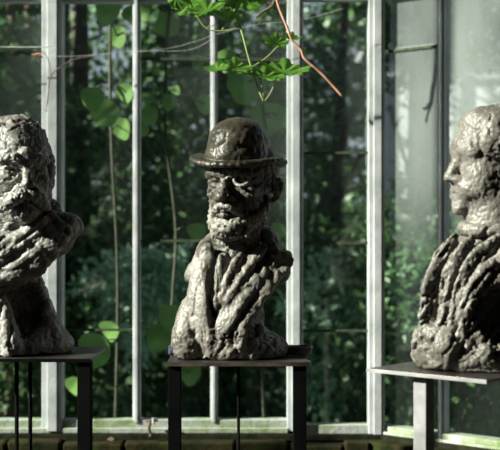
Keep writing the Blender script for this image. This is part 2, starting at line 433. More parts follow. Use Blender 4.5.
b = MB(); b.box(xw(303), xw(370), -.015, .03, zw(1), zw(1) + .06, MP); b.build('top_rail', M['paint'], w2, bevel=.002)
b = MB(); b.box(xw(300), xw(388), -.02, .04, zw(434), zw(424), MP); b.build('bottom_rail', M['paint_moss'], w2, bevel=.003)
bar(w2, 'post', xw(368), xw(384), ZS - .06, ZTOP, -.03, .05)
for a, c, cuts in [(-131, -58, [zw(50)]), (-56, 44, [zw(48), zw(240)]), (62, 134, [zw(330)]), (140, 211, [zw(59), zw(241)]), (217, 288, [zw(60)])]:
    pane(w1, xw(a), xw(c), cuts)
pane(w2, xw(302), xw(370), [zw(153), zw(243), zw(331)])
f0 = .02; fF = at_facet(439.5); fG = at_facet(446); fE = 1.15
bar(w3, 'glazing_bar', fF, fG, ZS - .05, ZTOP, -.012, .025, MF)
bar(w3, 'glazing_bar', .62, .645, ZS - .05, ZTOP, -.012, .025, MF)
bar(w3, 'post', fE, fE + .07, ZS - .06, ZTOP, -.03, .05, MF)
b = MB(); b.box(-.01, fE, -.015, .03, zw(0), zw(0) + .06, MF); b.build('top_rail', M['paint'], w3, bevel=.002)
b = MB(); b.box(-.03, fE, -.02, .045, zw(434), zw(425), MF); b.box(-.03, fE, -.035, .0, zw(434), zw(430), MF); b.build('bottom_rail', M['paint_moss'], w3, bevel=.003)
pane(w3, f0, fF + .005, [zw(52)], MF, True); pane(w3, fG - .005, .625, [], MF, True); pane(w3, .64, fE, [], MF, True)

# low wall and ledge of mossy bricks under the windows
def brick_run(name, Mx, x0, x1, seed):
    r = random.Random(seed); b = MB()
    x = x0
    while x < x1:
        l = min(r.uniform(.19, .235), x1 - x)
        if l < .03: break
        z1 = zw(437) + r.uniform(-.014, .004)
        b.box(x + .004, x + l - .004, -.115 + r.uniform(-.012, .012), .05, z1 - .065, z1, Mx)
        x += l
    for row in range(1, 8):
        x = x0 - (row % 2) * .11; zz = zw(437) - .075 * row
        while x < x1:
            l = .22
            a = max(x, x0); c = min(x + l, x1)
            if c - a > .02: b.box(a + .004, c - .004, -.10 + r.uniform(-.006, .006), .05, zz - .065, zz - .002, Mx)
            x += l
    o = b.build(name, M['brick'], None, bevel=.008)
    me = o.data
    b = MB(); b.box(x0, x1, -.088, .05, 0, zw(437) - .012, Mx); b.build('mortar', M['mortar'], o)
    return tag(o, kind='structure')
brick_run("wall_back", Matrix.Translation((0, DW, 0)), -1.5, E.x - .06, 3)
brick_run('wall_right', MF, -.03, 1.22, 5)
b = MB(); b.box(-1.5, E.x, -.05, .05, zw(438), zw(432.5), MP); b.box(0, 1.22, -.05, .05, zw(438), zw(432.5), MF)
tag(b.build('trim_1', M['mortar']), kind='structure')
# rest of the room: side wall with glazing on the sunny side, house wall behind the camera, boarded roof
XL = -2.25
w4 = tag(empty('window_4'), kind='structure')
ML = Matrix.Translation((XL, 4.5, 0)) @ Matrix.Rotation(R(90), 4, 'Z')
for yy, ww in ((.0, .03), (1.058, .022), (2.25, .012), (2.98, .03)): bar(w4, 'post', -ww - yy, ww - yy, .7, ZTOP, -.03, .05, ML)  # unseen posts, spaced to clear the busts' sun and shade the thin right bar
b = MB(); b.box(-3.0, .03, 0.008, .011, .68, ZTOP - .05, ML); b.build('pane', M['glass'], w4)
b = MB(); b.box(XL - .1, XL + .08, -3.2, 4.55, 0, .68); b.box(XL - .1, XL + .08, -3.2, 1.5, .68, ZTOP); tag(b.build('wall_left', M['plaster']), kind='structure')
b = MB(); b.box(XL, xw(-140), DW - .03, DW + .05, 0, ZTOP); b.build('wall_back', M['plaster'])['kind'] = 'structure'
b = MB(); b.box(XL - .1, 2.6, -3.3, -3.2, 0, ZTOP + .1); b.build('wall_front', M['plaster'])['kind'] = 'structure'
fx = MF @ Vector((fE + .07, 0, 0))
b = MB(); b.box(2.5, 2.6, -3.2, 3.75, 0, ZTOP); b.build('wall_right', M['plaster'])['kind'] = 'structure'
b = MB(); b.box(fx.x, 2.6, fx.y - .05, fx.y + .05, 0, ZTOP); b.build('wall_back', M['plaster'])['kind'] = 'structure'
b = MB(); b.box(XL - .1, 2.7, -3.3, 4.6, ZTOP, ZTOP + .06)
for i in range(10): b.box(XL - .1, 2.65, -3.0 + i*.8, -2.94 + i*.8, ZTOP - .1, ZTOP)
tag(b.build('ceiling', M['wood_dark']), kind='structure')

# ------------------------------------------------------------------ stands
TZ = 1.10
def plate_stand(name, label, cx, cy, rz, wx, wy, top, legs, rods, rim, legm, xz=None):
    t = empty(name, (cx, cy, 0), rz); tag(t, label, 'stand', None)
    b = MB(); b.box(-wx/2, wx/2, -wy/2, wy/2, TZ - .008, TZ); b.build('table_top', M[top], t, bevel=.001)
    b = MB(); b.box(-wx/2 - .001, wx/2 + .001, -wy/2 - .002, -wy/2 + .004, TZ - .0105, TZ - .002)
    b.build('front_edge', M[rim], t)
    for (x0, x1, y0, y1) in legs:
        b = MB(); b.box(x0, x1, y0, y1, 0, TZ - .008); b.build('leg', M[legm], t, bevel=.0015)
    for (x, y, r) in rods:
        b = MB(); b.tube([(x, y, 0), (x, y, TZ - .008)], r, 10); b.build('rod', M[legm], t, smooth=True)
    return t
# centre stand: front edge from 168 to 309 at depth 3.0
cw = (309 - 167) * 3.0 / FPX; cxm = (238 - 250) * 3.0 / FPX
plate_stand('sculpture_stand', 'black steel stand with two flat legs, under the bust in the bowler hat',
            cxm, 3.145, 0, cw, .29, 'steel_top', [(-cw/2 + .002, -cw/2 + .034, -.14, -.10), (cw/2 - .039, cw/2 - .006, -.14, -.10)],
            [(0, .0, .0042)], 'steel_rust', 'steel_black')
# left stand
lw = .40; lx = (91 - 250) * 3.09 / FPX - lw/2 + .004
plate_stand('sculpture_stand', 'black steel stand with two thin rods, under the leftmost bust',
            lx, 3.235, R(-1.5), lw, .29, 'steel_top', [(lw/2 - .036, lw/2 - .002, -.14, -.10), (-lw/2 + .002, -lw/2 + .036, -.14, -.10)],
            [(-.001+(17-250)*3.2/FPX - lx, -.03, .0055), ((28.5-250)*3.3/FPX - lx, .08, .0055)], 'steel_black', 'steel_black')
# right stand: plate turned with its left corner out
ra = math.atan2(-.22, .243)
A0 = Vector((.28, 2.87, 0)); B0 = Vector((.523, 2.65, 0)); ex = (B0 - A0).normalized(); ey = Vector((-ex.y, ex.x, 0))
rc = (A0 + B0) / 2 + ey * .19; L_ = (B0 - A0).length
t = empty('sculpture_stand', (rc.x, rc.y, 0), ra); tag(t, 'grey steel stand with square post, turned cornerwise under the bust in profile', 'stand')
b = MB(); b.box(-L_/2, L_/2, -.19, .19, TZ - .007, TZ); b.build('table_top', M['steel_top'], t, bevel=.001)
b = MB(); b.box(-L_/2, L_/2, -.192, -.188, TZ - .0085, TZ - .0005); b.build('front_edge', M['steel_edge'], t)
# square post, lit face towards the window bay on the left
lp = W3(419.5, 300, 2.80); loc = Matrix.Rotation(-ra, 4, 'Z') @ Vector((lp.x - rc.x, 2.80 - rc.y, 0))
b = MB(); b.box(loc.x - .018, loc.x + .018, loc.y, loc.y + .036, 0, TZ - .007); b.build('post', M['steel_grey'], t, bevel=.002)
b = MB(); b.box(loc.x - .022, loc.x + .022, loc.y - .004, loc.y + .040, 0, TZ - .007) if False else None

# ------------------------------------------------------------------ busts
def bust_root(name, label, px, D):
    t = empty(name, ((px - 250) * D / FPX, D, TZ)); tag(t, label, 'bust'); return t

# --- centre: bearded man in a bowler hat
DC = 3.15; SC = FPX / DC
bc = bust_root('clay_bust', 'rough brown bust of a bearded man in a bowler hat and open coat, middle stand', 233, DC)
def lc(px, py, y=0.0):              # picture point to bust coordinates
    D = DC + y; return ((px - 250) * D / FPX - (233 - 250) * DC / FPX, y, CAMZ + (225 - py) * D / FPX - TZ)
HC = lc(241, 234.5, .0); HS = .262
HR = rotm(rx=-3, rz=-24)
F = Field((-.17, -.19, .18), (.19, .17, .60), .0027)
F.frame(HR, (HC[0], .0, HC[2]), HS)
head_skin(F, wide=1.08, brow=.045, lid=1.2, es=1.18)
F.frame()
F.cap((.012, .02, .36), (.002, .012, .22), .062, .066, .02)
F.cut_below(.2)
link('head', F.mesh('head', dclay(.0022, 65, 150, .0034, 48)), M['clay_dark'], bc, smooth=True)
# beard and moustache in head units
F = Field((-.15, -.21, .22), (.15, .10, .48), .0027); F.frame(HR, (HC[0], .0, HC[2]), HS)
for sx in (-1, 1):
    F.path([(sx*.27, -.02, .36), (sx*.23, -.10, .20), (sx*.14, -.24, .09), (0, -.31, .04)], [.03, .055, .07, .08], .02)
F.ell((0, -.31, .045), (.13, .10, .09), .02)
r = random.Random(4)
for i in range(70):
    a = r.uniform(-1.15, 1.15); z = r.uniform(.0, .20); q = .02
    x = .20 * math.sin(a) ; y = -.30 - .13 * math.cos(a) * (1 - abs(z-.03)*1.2) + .06
    if abs(x) < .08 and z > .13: continue
    F.cap((x, y, z), (x + r.uniform(-.04, .04), y + .01, z - r.uniform(.03, .07)), q, q*.6, .004)
F.ell((0, -.44, .19), (.10, .09, .042), .010, sub=True)
link('beard', F.mesh('beard', dclay(.003, 80, 180, .0045, 75)), M['clay'], bc, smooth=True)
F = Field((-.15, -.21, .30), (.12, .05, .42), .0024); F.frame(HR, (HC[0], .0, HC[2]), HS)
for sx in (-1, 1):
    F.path([(sx*.01, -.435, .262), (sx*.06, -.42, .245), (sx*.12, -.355, .20), (sx*.17, -.28, .14)], [.022, .026, .024, .016], .01)
link('moustache', F.mesh('moustache', dclay(.002, 90, 220, .0025, 90)), M['clay'], bc, smooth=True)
# round eyeglass on his left eye
F = Field((-.15, -.18, .33), (.14, .05, .47), .002); F.frame(HR, (HC[0], .0, HC[2]), HS)
pts = [(.158 + .070*math.cos(q), -.385 + .05*(max(0, math.cos(q)))**1.5, .525 + .068*math.sin(q)) for q in np.linspace(0, 2*math.pi, 17)]
for i in range(16): F.cap(pts[i], pts[i+1], .0145, None, .003)
link('eyeglass', F.mesh('eyeglass', dclay(.0008, 120, 260)), M['clay_light'], bc, smooth=True)
# hat
F = Field((-.15, -.19, .45), (.17, .19, .66), .0027)
hr = rotm(rx=2, ry=3.5, rz=-24); hc = lc(237.5, 163, .005); F.frame(hr, (hc[0] + .002, .004, hc[2]), 1)
F.ell((0, .0, .046), (.079, .096, .074), .01); F.ell((0, .0, .015), (.086, .102, .05), .01)
F.cut_below(hc[2] - .006)
NB = 40
for i in range(NB):
    q0 = 2*math.pi*i/NB; q1 = 2*math.pi*(i+1)/NB
    def bp(q, s=1.0):
        return (s*.120*math.sin(q), -s*.128*math.cos(q), .000 + .012*abs(math.sin(q))**2 * s - .006*abs(math.cos(q)))
    for s_ in (.70, .76, .82, .88, .94):
        F.cap(bp(q0, s_), bp(q1, s_), .0062, None, .006)
    F.cap(bp(q0), bp(q1), .0075, None, .004)
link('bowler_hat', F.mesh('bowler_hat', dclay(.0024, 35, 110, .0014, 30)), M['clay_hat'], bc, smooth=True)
# coat and chest
F = Field((-.20, -.17, .0), (.21, .16, .38), .0029)
F.ell((-.004, .0, .02), (.148, .125, .055), .02)
F.ell((-.022, .005, .10), (.104, .10, .11), .03)
F.ell((.005, .01, .205), (.108, .08, .078), .03)
F.cap((-.075, .02, .215), (.11, .02, .225), .040, .042, .02)
F.cap(lc(203, 249, .01), lc(188, 276, .02), .018, .016, .012, flat=((1, .3, 0), .6)); F.cap(lc(275, 262, -.01), lc(286, 257, -.02), .026, .017, .012)
# hollow under the long lapel
F.ell((.118, -.135, .118), (.088, .125, .082), .008, rot=(0, 32, 0), sub=True)
F.ell((.075, -.15, .085), (.06, .075, .045), .010, sub=True)
# turned-up collar round the neck
F.path([lc(207, 250, -.055), lc(204, 250, .0), lc(220, 236, .075), lc(250, 231, .085), lc(268, 236, .04), lc(272, 248, -.02)], [.015, .018, .02, .02, .02, .02], .01)
# his right side: smooth lapel running down to the base
F.path([lc(208, 250, -.055), lc(201, 280, -.088), lc(200, 310, -.104), lc(205, 345, -.108)], [.012, .026, .032, .030], .014, flat=((.5, 1, 0), .42))
F.path([lc(191, 300, -.05), lc(187, 328, -.078), lc(188, 350, -.082)], [.016, .030, .034], .018)
# his left side: broad lapel in flat adjoining sheets
F.path([lc(279, 260, -.028), lc(254, 286, -.076), lc(231, 317, -.102), lc(219, 347, -.105)], [.024, .040, .042, .03], .010, flat=((.45, 1, -.3), .36))
F.path([lc(286, 262, -.030), lc(260, 289, -.080), lc(236, 320, -.108), lc(222, 350, -.110)], [.022, .032, .036, .028], .006, flat=((.55, 1, -.35), .34))
F.path([lc(274, 255, -.035), lc(249, 282, -.088), lc(228, 312, -.116), lc(215, 342, -.116)], [.018, .028, .030, .022], .006, flat=((.55, 1, -.35), .34))
F.path([lc(262, 248, -.045), lc(243, 272, -.090), lc(226, 300, -.116)], [.014, .020, .014], .006, flat=((.5, 1, -.3), .38))
F.path([lc(264, 256, -.075), lc(243, 282, -.115), lc(222, 314, -.138)], [.006, .009, .005], .004, sub=True)
# opening between the two sides with a crumpled cravat
F.path([lc(214, 246, -.085), lc(213, 285, -.112), lc(212, 326, -.128)], [.011, .016, .007], .006, sub=True)
F.path([lc(224, 254, -.075), lc(221, 278, -.095), lc(217, 308, -.11)], [.014, .015, .008], .010, flat=((-.6, 1, 0), .5))
F.path([lc(240, 256, -.075), lc(231, 278, -.098), lc(221, 304, -.112)], [.012, .014, .006], .010, flat=((-.6, 1, 0), .5))
F.ell(lc(228, 245, -.085), (.036, .040, .022), .010, sub=True)
r = random.Random(9)
for i in range(26):
    px = r.uniform(182, 282); py = r.uniform(328, 356); y = -.115 * math.sqrt(max(0, 1 - ((px-233)/60)**2)) - .006
    if px > 262 and py < 342: continue
    F.ell(lc(px, py, y + .004), (r.uniform(.009, .018), .012, r.uniform(.008, .018)), .010)
for i in range(9):
    px = r.uniform(184, 240); py = r.uniform(322, 352); y = -.125 * math.sqrt(max(0, 1 - ((px-233)/60)**2))
    F.ell(lc(px, py, y), (.005, .010, r.uniform(.005, .009)), .004, sub=True)
F.cut_below(.002)
link('coat', F.mesh('coat', dclay(.0022, 45, 130, .0034, 36, (1.1, 1, .35), mask=lambda V: .8 + .7*(V[:, 2] < .08), seed=2, fw=lambda V: flow(V, np.array([[-.12, 0, 1.]])*(1 - sig((V[:, 0] - (V[:, 2] - .06)*.05 + .045)*90)) + np.array([[.62, 0, .78]])*sig((V[:, 0] - (V[:, 2] - .06)*.05 + .045)*90)))), M['clay'], bc, smooth=True)

# --- left: man with heavy moustache
DL = 3.24
bl = bust_root('clay_bust', 'sunlit grey bust of a man with a heavy moustache, cut by the left edge', 8, DL)
def ll(px, py, y=0.0):
    D = DL + y; return ((px - 250) * D / FPX - (8 - 250) * DL / FPX, y, CAMZ + (225 - py) * D / FPX - TZ)
hc = ll(16, 221); HSL = .275; HRL = rotm(rx=0, rz=25)
F = Field((-.20, -.20, .22), (.20, .18, .68), .0029); F.frame(HRL, (hc[0], .0, hc[2]), HSL)
head_skin(F, wide=1.08, brow=.045, jaw=1.15, nose=1.15, lid=1.3, es=1.1); F.ell((0, -.36, .07), (.12, .10, .09), .02); F.frame()
F.cap((hc[0], .02, .42), (.01, .015, .26), .092, .09, .02)
F.cut_below(.24)
link('head', F.mesh('head', dclay(.0028, 50, 130, .0028, 42, seed=3)), M['clay_light'], bl, smooth=True)
F = Field((-.20, -.20, .44), (.20, .20, .72), .0029); F.frame(HRL, (hc[0], .0, hc[2]), HSL)
F.ell((0, .10, .74), (.335, .38, .30), .01)
F.ell((0, -.38, .60), (.34, .25, .26), .03, sub=True)
for sx in (-1, 1):
    F.ell((sx*.31, .10, .52), (.10, .22, .24), .02); F.ell((sx*.27, .06, .28), (.10, .20, .20), .02)
r = random.Random(2)
for i in range(60):
    a = r.uniform(0, 2*math.pi); e = r.uniform(.35, 1.35)
    p = Vector((.335*math.cos(a)*math.cos(e), .10 + .37*math.sin(a)*math.cos(e), .74 + .29*math.sin(e)))
    if p.y < -.10 and p.z < .88: continue
    q = p + Vector((r.uniform(-.07, .07), r.uniform(-.03, .1), r.uniform(-.02, .02)))
    F.cap(p * .985, q, .024, .016, .010)
link('hair', F.mesh('hair', dclay(.003, 55, 130, .003, 45, seed=5)), M['clay_light'], bl, smooth=True)
F = Field((-.16, -.22, .30), (.16, .02, .48), .0027); F.frame(HRL, (hc[0], .0, hc[2]), HSL)
for sx in (-1, 1):
    F.path([(sx*.01, -.455, .275), (sx*.08, -.46, .235), (sx*.17, -.39, .165), (sx*.23, -.30, .09)], [.036, .045, .040, .018], .012)
link('moustache', F.mesh('moustache', dclay(.003, 70, 160, .004, 60, seed=6)), M['clay_light'], bl, smooth=True)
F = Field((-.24, -.18, .0), (.24, .17, .44), .0031)
F.ell((.0, .0, .02), (.175, .12, .05), .02)
F.cap((.0, .0, .02), (-.01, .0, .20), .115, .085, .03)
F.cap((.10, 0, .02), (.04, 0, .16), .06, .06, .03)
F.ell((.055, -.09, .13), (.085, .075, .085), .02, sub=True)
F.ell((-.01, -.01, .275), (.14, .105, .085), .02)
F.cap((-.20, .0, .25), (.125, .02, .31), .065, .05, .02)
F.cap(ll(42, 224, .02), ll(60, 232, .0), .045, .038, .02); F.cap(ll(50, 210, .05), ll(56, 226, .03), .03, .03, .02)
F.ell(ll(66, 226, .0), (.045, .055, .035), .015)
F.ell((0, .03, .35), (.11, .10, .05), .02)
# collar folds sweeping down to his right
for (a, c_, d_, w) in (((62, 232), (34, 262), (-25, 300), .034), ((50, 220), (16, 250), (-40, 286), .036), ((22, 222), (-8, 246), (-50, 272), .03)):
    F.path([ll(a[0], a[1], -.05), ll(c_[0], c_[1], -.090), ll(d_[0], d_[1], -.09)], [w*.8, w, w*.8], .010, flat=((.2, 1, .45), .40))
for (a, c_, d_) in (((62, 226), (30, 254), (-28, 288)), ((64, 240), (38, 262), (-20, 302)), ((44, 220), (14, 246), (-38, 280)), ((30, 214), (2, 240), (-44, 266))):
    F.path([ll(a[0], a[1], -.085), ll(c_[0], c_[1], -.122), ll(d_[0], d_[1], -.122)], [.004, .008, .006], .004, sub=True)
F.path([ll(-2, 300, -.07), ll(6, 325, -.10), ll(12, 350, -.115)], [.02, .024, .028], .012)
r = random.Random(19)
for i in range(12):
    px = r.uniform(-45, 30); py = r.uniform(342, 358); y = -.11 * math.sqrt(max(0, 1 - ((px-8)/66)**2)) - .004
    F.ell(ll(px, py, y), (r.uniform(.008, .014), .012, r.uniform(.006, .012)), .006)
F.cut_below(.002)
link('coat', F.mesh('coat', dclay(.0024, 40, 110, .0052, 32, seed=8, fw=lambda V: flow(V, np.array([[.8, 0, .6]])*sig((V[:, 2] - .17)*60) + np.array([[-.1, 0, 1.]])*(1 - sig((V[:, 2] - .17)*60))))), M['clay_light'], bl, smooth=True)

# --- right: clean-shaven head in profile
DR = 2.90
br = bust_root('clay_bust', 'rough grey bust with wavy hair facing left in profile, right stand', 488, DR)
def lr(px, py, y=0.0):
    D = DR + y; return ((px - 250) * D / FPX - (488 - 250) * DR / FPX, y, CAMZ + (225 - py) * D / FPX - TZ)
HSR = .252; chin = lr(455, 214)
HRR = rotm(rz=-82, rx=0); hx = chin[0] + .36 * HSR + .012; hz = chin[2]
F = Field((-.14, -.14, .28), (.22, .16, .68), .0027); F.frame(HRR, (hx, .0, hz), HSR)
head_skin(F, wide=.95, brow=.022, ear=False, nose=1.25, jaw=1.0, lips=False)
F.ell((0, -.35, .20), (.13, .10, .10), .02)
F.cap((-.06, -.432, .222), (.06, -.432, .222), .022, None, .005); F.cap((-.05, -.425, .165), (.05, -.425, .165), .026, None, .005)
F.cap((-.08, -.455, .193), (.08, -.455, .193), .006, None, .003, sub=True)
F.ell((0, -.385, .065), (.10, .065, .07), .015); F.ell((0, -.25, .69), (.22, .125, .20), .05)
for sx in (-1, 1): F.ell((sx*.15, -.19, .30), (.13, .16, .16), .03)
F.frame()
F.cap(lr(498, 195), lr(492, 235), .068, .072, .02)
F.cut_below(.30)
link('head', F.mesh('head', dclay(.0016, 60, 150, .0013, 50, seed=9)), M['clay_grey'], br, smooth=True)
F = Field((-.14, -.17, .38), (.24, .17, .72), .0027); F.frame(HRR, (hx, .0, hz), HSR)
F.ell((0, .075, .71), (.335, .415, .335), .012); F.ell((0, .22, .45), (.32, .26, .28), .02)
F.ell((0, -.40, .54), (.34, .20, .25), .02, sub=True)
F.ell((0, -.17, .87), (.25, .18, .13), .035)
for sx in (-1, 1): F.ell((sx*.25, -.10, .68), (.07, .13, .14), .04)
r = random.Random(12)
for i in range(150):                 # locks swept back in waves
    a = r.uniform(0, 2*math.pi); e = r.uniform(-.5, 1.4)
    p = Vector((.34*math.cos(a)*math.cos(e), .075 + .42*math.sin(a)*math.cos(e), .70 + .335*math.sin(e)))
    if p.y < -.17 and p.z < .80: continue
    if p.z < .5 and p.y < .02: continue
    p *= .99; q1 = p + Vector((-.02*math.sin(14*p.y), .075, -.02 + .06*math.sin(8*p.z + 5*p.y))); q2 = q1 + Vector((0, .06, -.08)); q3 = q2 + Vector((0, .0, -.07))
    def on(v):                      # keep the lock lying on the skull
        d_ = Vector((v.x / .34, (v.y - .075) / .42, (v.z - .70) / .335)); d_ = d_ / max(d_.length, 1e-4)
        return Vector((d_.x * .34, .075 + d_.y * .42, .70 + d_.z * .335)) if v.z > .62 else v
    F.path([p, on(q1), on(q2), q2 + (q3 - q2) * .5 if q2.z < .62 else on(q3)], [.014, .022, .020, .010], .004, n=2)
link('hair', F.mesh('hair', dclay(.0022, 60, 150, .0028, 50, seed=4)), M['clay_grey'], br, smooth=True)
F = Field((-.22, -.19, .0), (.24, .19, .45), .0031)
F.ell(lr(486, 372), (.165, .13, .05), .02)
F.ell((.0, .0, .10), (.135, .115, .12), .03)
F.ell(lr(490, 285), (.135, .115, .12), .03)
F.cap(lr(488, 264), lr(520, 262), .085, .10, .03)
F.cap(lr(488, 244, -.01), lr(515, 236, .02), .058, .07, .015)
F.path([lr(468, 229, -.05), lr(482, 231, -.080), lr(505, 230, -.085)], .010, .010)
F.path([lr(470, 228, .05), lr(463, 228, .0), lr(468, 229, -.05)], .011, .010)
fold = [[(455, 238), (440, 270), (432, 310), (424, 350)], [(470, 240), (452, 275), (446, 320), (440, 360)], [(498, 242), (476, 262), (460, 300), (458, 340)],
        [(500, 262), (480, 285), (468, 320), (470, 355)], [(444, 252), (434, 280), (428, 320), (418, 350)]]
for i, f_ in enumerate(fold):
    pts = []
    for (px, py) in f_:
        u = (px - 486) / 74; pts.append(lr(px, py, -.100 * math.sqrt(max(.05, 1 - u*u))))
    F.path(pts, [.012, .021, .020, .018], .016, flat=((-.6, 1, .2), .42))
gro = [[(462, 244), (446, 275), (438, 318)], [(482, 246), (462, 275), (453, 330)]]
for f_ in gro:
    pts = [lr(px, py, -.125 * math.sqrt(max(.05, 1 - ((px-486)/74)**2))) for px, py in f_]
    F.path(pts, .006, .006, sub=True)
for q_ in (lr(433, 352, -.06), lr(435, 338, -.06), lr(446, 350, -.095), lr(440, 345, -.085)): F.ell(q_, (.030, .032, .045), .012)
r = random.Random(31)
for i in range(9):
    px = r.uniform(416, 545); py = r.uniform(330, 376); u = (px - 484) / 70; y = -.128 * math.sqrt(max(0, 1 - u*u)) - .004
    F.ell(lr(px, py, y + .004), (r.uniform(.010, .018), .012, r.uniform(.009, .018)), .010)
F.ell(lr(512, 318, -.12), (.075, .06, .085), .02, rot=(0, -35, 0), sub=True)
F.path([lr(505, 258, -.11), lr(520, 248, -.08), lr(545, 255, -.06)], [.02, .03, .03], .01)
F.ell((-.028, 0, .028), (.158, .132, .050), .015)
F.cap((-.115, -.02, .03), (-.095, -.02, .15), .058, .05, .015)
F.cut_below(.002)
link('coat', F.mesh('coat', dclay(.0026, 45, 130, .0068, 40, seed=15, mask=lambda V: np.where(V[:, 2] < .045, .45, 1.), fw=lambda V: flow(V, np.array([[.5, 0, .86]])*np.ones((len(V), 1)), .74))), M['clay_grey'], br, smooth=True)

# ------------------------------------------------------------------ small things on stands and sill
cb = MB()
for k in range(4):
    pts = [(.038 * math.cos(q) * (1 + .04*k), .028 * math.sin(q) * (1 + .03*k), .004 + .0055*k + .001*math.sin(3*q)) for q in np.linspace(0, 2*math.pi, 25)]
    cb.tube(pts, .0034, 6)
cb.tube(spline([(-.035, .0, .004), (-.055, -.03, .003), (-.085, -.045, .003)], 5), .003, 6)
p = W3(296, 355, 3.16)
tag(cb.build('cable_coil', M['cable'], None, (p.x, 3.17, TZ), smooth=True), 'small coil of grey cable beside the bowler-hatted bust, right side', 'cable')
cb = MB(); cb.box(-.010, .010, -.02, .02, 0, .024); cb.box(-.007, .007, -.028, -.018, .004, .018)
p = W3(173, 352, 3.2)
tag(cb.build('plug_connector', M['cable_end'], None, (p.x, 3.18, TZ), bevel=.003), 'small dark blue plug on the back left corner of the middle stand', 'plug')
# window stay hook on the sill
cb = MB(); cb.tube(spline([W3(147, 421, 4.44), W3(150, 423, 4.43), W3(149, 428, 4.42), W3(151, 436, 4.42)], 5), [.006]*15 + [.01], 8)
cb.tube([W3(145, 421, 4.44), W3(158, 420.5, 4.44)], .004, 8)
hk = cb.build('stay_hook', M['rust'], smooth=True); tag(hk, 'rusty window stay hook bent over the mossy bottom rail', 'hook')
cb = MB(); cb.tube([W3(153.5, 424, 4.43), W3(153.5, 418, 4.43)], [.0055, .006], 10)
cb.build('pin', M['white_cap'], hk)['label'] = 'white pin standing up'
def dry_leaf(px, py, D, s, label):
    vs = []; b = MB()
    for k in range(9):
        q = 2*math.pi*k/9; b.v.append((s*math.cos(q)*(1 + .3*math.cos(3*q)), s*.6*math.sin(q), .006 + .008*math.sin(2*q)))
    b.v.append((0, 0, .002))
    for k in range(9): b.f.append((k, (k+1) % 9, 9))
    p = W3(px, py, D); o = b.build('dry_leaf', M['vine_red'], None, (p.x, p.y, zw(437) + .004)); tag(o, label, 'leaf'); o.data.materials[0] = M['rust']
    m = o.modifiers.new('thick', 'SOLIDIFY'); m.thickness = .001
dry_leaf(108, 436, 4.40, .018, 'curled reddish dead leaf on the brick ledge below the left window')

# ------------------------------------------------------------------ foliage
def leaf_cloud(name, n, fn, size, m, parent=None, seed=0, up=.3, wide=.55):
    rs = np.random.RandomState(seed); P = fn(rs, n)
    n = len(P); sz = size * rs.uniform(.6, 1.3, n)[:, None]
    d = rs.normal(size=(n, 3)); d[:, 2] -= up; d /= np.linalg.norm(d, axis=1)[:, None]
    u = rs.normal(size=(n, 3)); u[:, 2] += .8; u -= d * (u * d).sum(1)[:, None]; u /= np.linalg.norm(u, axis=1)[:, None]
    w = np.cross(d, u)
    v = [P, P + d*sz*.35 + w*sz*wide*.5 + u*sz*.1, P + d*sz*.8 + w*sz*wide*.36 + u*sz*.06, P + d*sz*1.15 - u*sz*.08,
         P + d*sz*.8 - w*sz*wide*.36 + u*sz*.06, P + d*sz*.35 - w*sz*wide*.5 + u*sz*.1, P + d*sz*.6]
    V = np.stack(v, 1).reshape(-1, 3); b = np.arange(n)[:, None] * 7
    Fq = np.concatenate([b + np.array([[0, 1, 2, 6]]), b + np.array([[6, 2, 3, 4]]), b + np.array([[0, 6, 4, 5]])], 0)
    me = bpy.data.meshes.new(name); me.vertices.add(len(V)); me.vertices.foreach_set('co', V.astype(np.float32).ravel())
    me.loops.add(len(Fq)*4); me.loops.foreach_set('vertex_index', Fq.astype(np.int32).ravel())
    me.polygons.add(len(Fq)); me.polygons.foreach_set('loop_start', np.arange(0, len(Fq)*4, 4, dtype=np.int32)); me.update(calc_edges=True)
    return link(name, me, m, parent)

def blobs(cs, ncl=60, spread=.10):
    """points in clusters inside a set of ellipsoids (centre, radii)"""
    def fn(rs, n):
        out = []
        wts = np.array([c[1][0]*c[1][1]*c[1][2] for c in cs]); wts = wts / wts.sum()
        for (c, r), w in zip(cs, wts):
            m = max(8, int(n*w)); k = max(3, int(ncl*w*len(cs) / 2))
            q = rs.normal(size=(k, 3)); q /= np.linalg.norm(q, axis=1)[:, None]; q *= rs.uniform(.45, 1, k)[:, None]
            cen = np.array(c) + q * np.array(r)
            out.append(cen[rs.randint(0, k, m)] + rs.normal(size=(m, 3)) * spread)
        return np.concatenate(out)
    return fn

# garden ground
b = MB(); b.box(-30, 30, 4.7, 60, -.1, -.02); tag(b.build('ground', M['grass']), kind='structure')

def tree(label, name, x, y, crown, n, size, m, trunk_r=.06, h=3, lean=0, bark='bark', group=None, seed=0, ncl=60, spread=.10, branches=()):
    t = empty(name, (x, y, -.02)); tag(t, label, 'tree' if 'tree' in name else 'shrub', group)
    b = MB(); b.tube(spline([(0, 0, 0), (lean*.3, .02, h*.4), (lean, 0, h)], 5), [trunk_r * (1 - .05*i) for i in range(11)], 10)
    b.build('trunk', M[bark], t, smooth=True)
    if branches:
        b = MB()
        for pts, r0 in branches:
            P = spline([Vector(p) - Vector((x, y, -.02)) for p in pts], 5); b.tube(P, [r0*(1 - .6*i/len(P)) for i in range(len(P))], 7)
        b.build('branches', M[bark], t, smooth=True)
    cs = [((c[0] - x, c[1] - y, c[2]), r) for c, r in crown]
    leaf_cloud('foliage', n, blobs(cs, ncl, spread), size, M[m], t, seed)
    return t
def pc(px, py, D, rx, ry=None, rz=None):       # a crown lobe around a picture point
    p = W3(px, py, D); return ((p.x, p.y, p.z), (rx, ry or rx*.8, rz or rx))

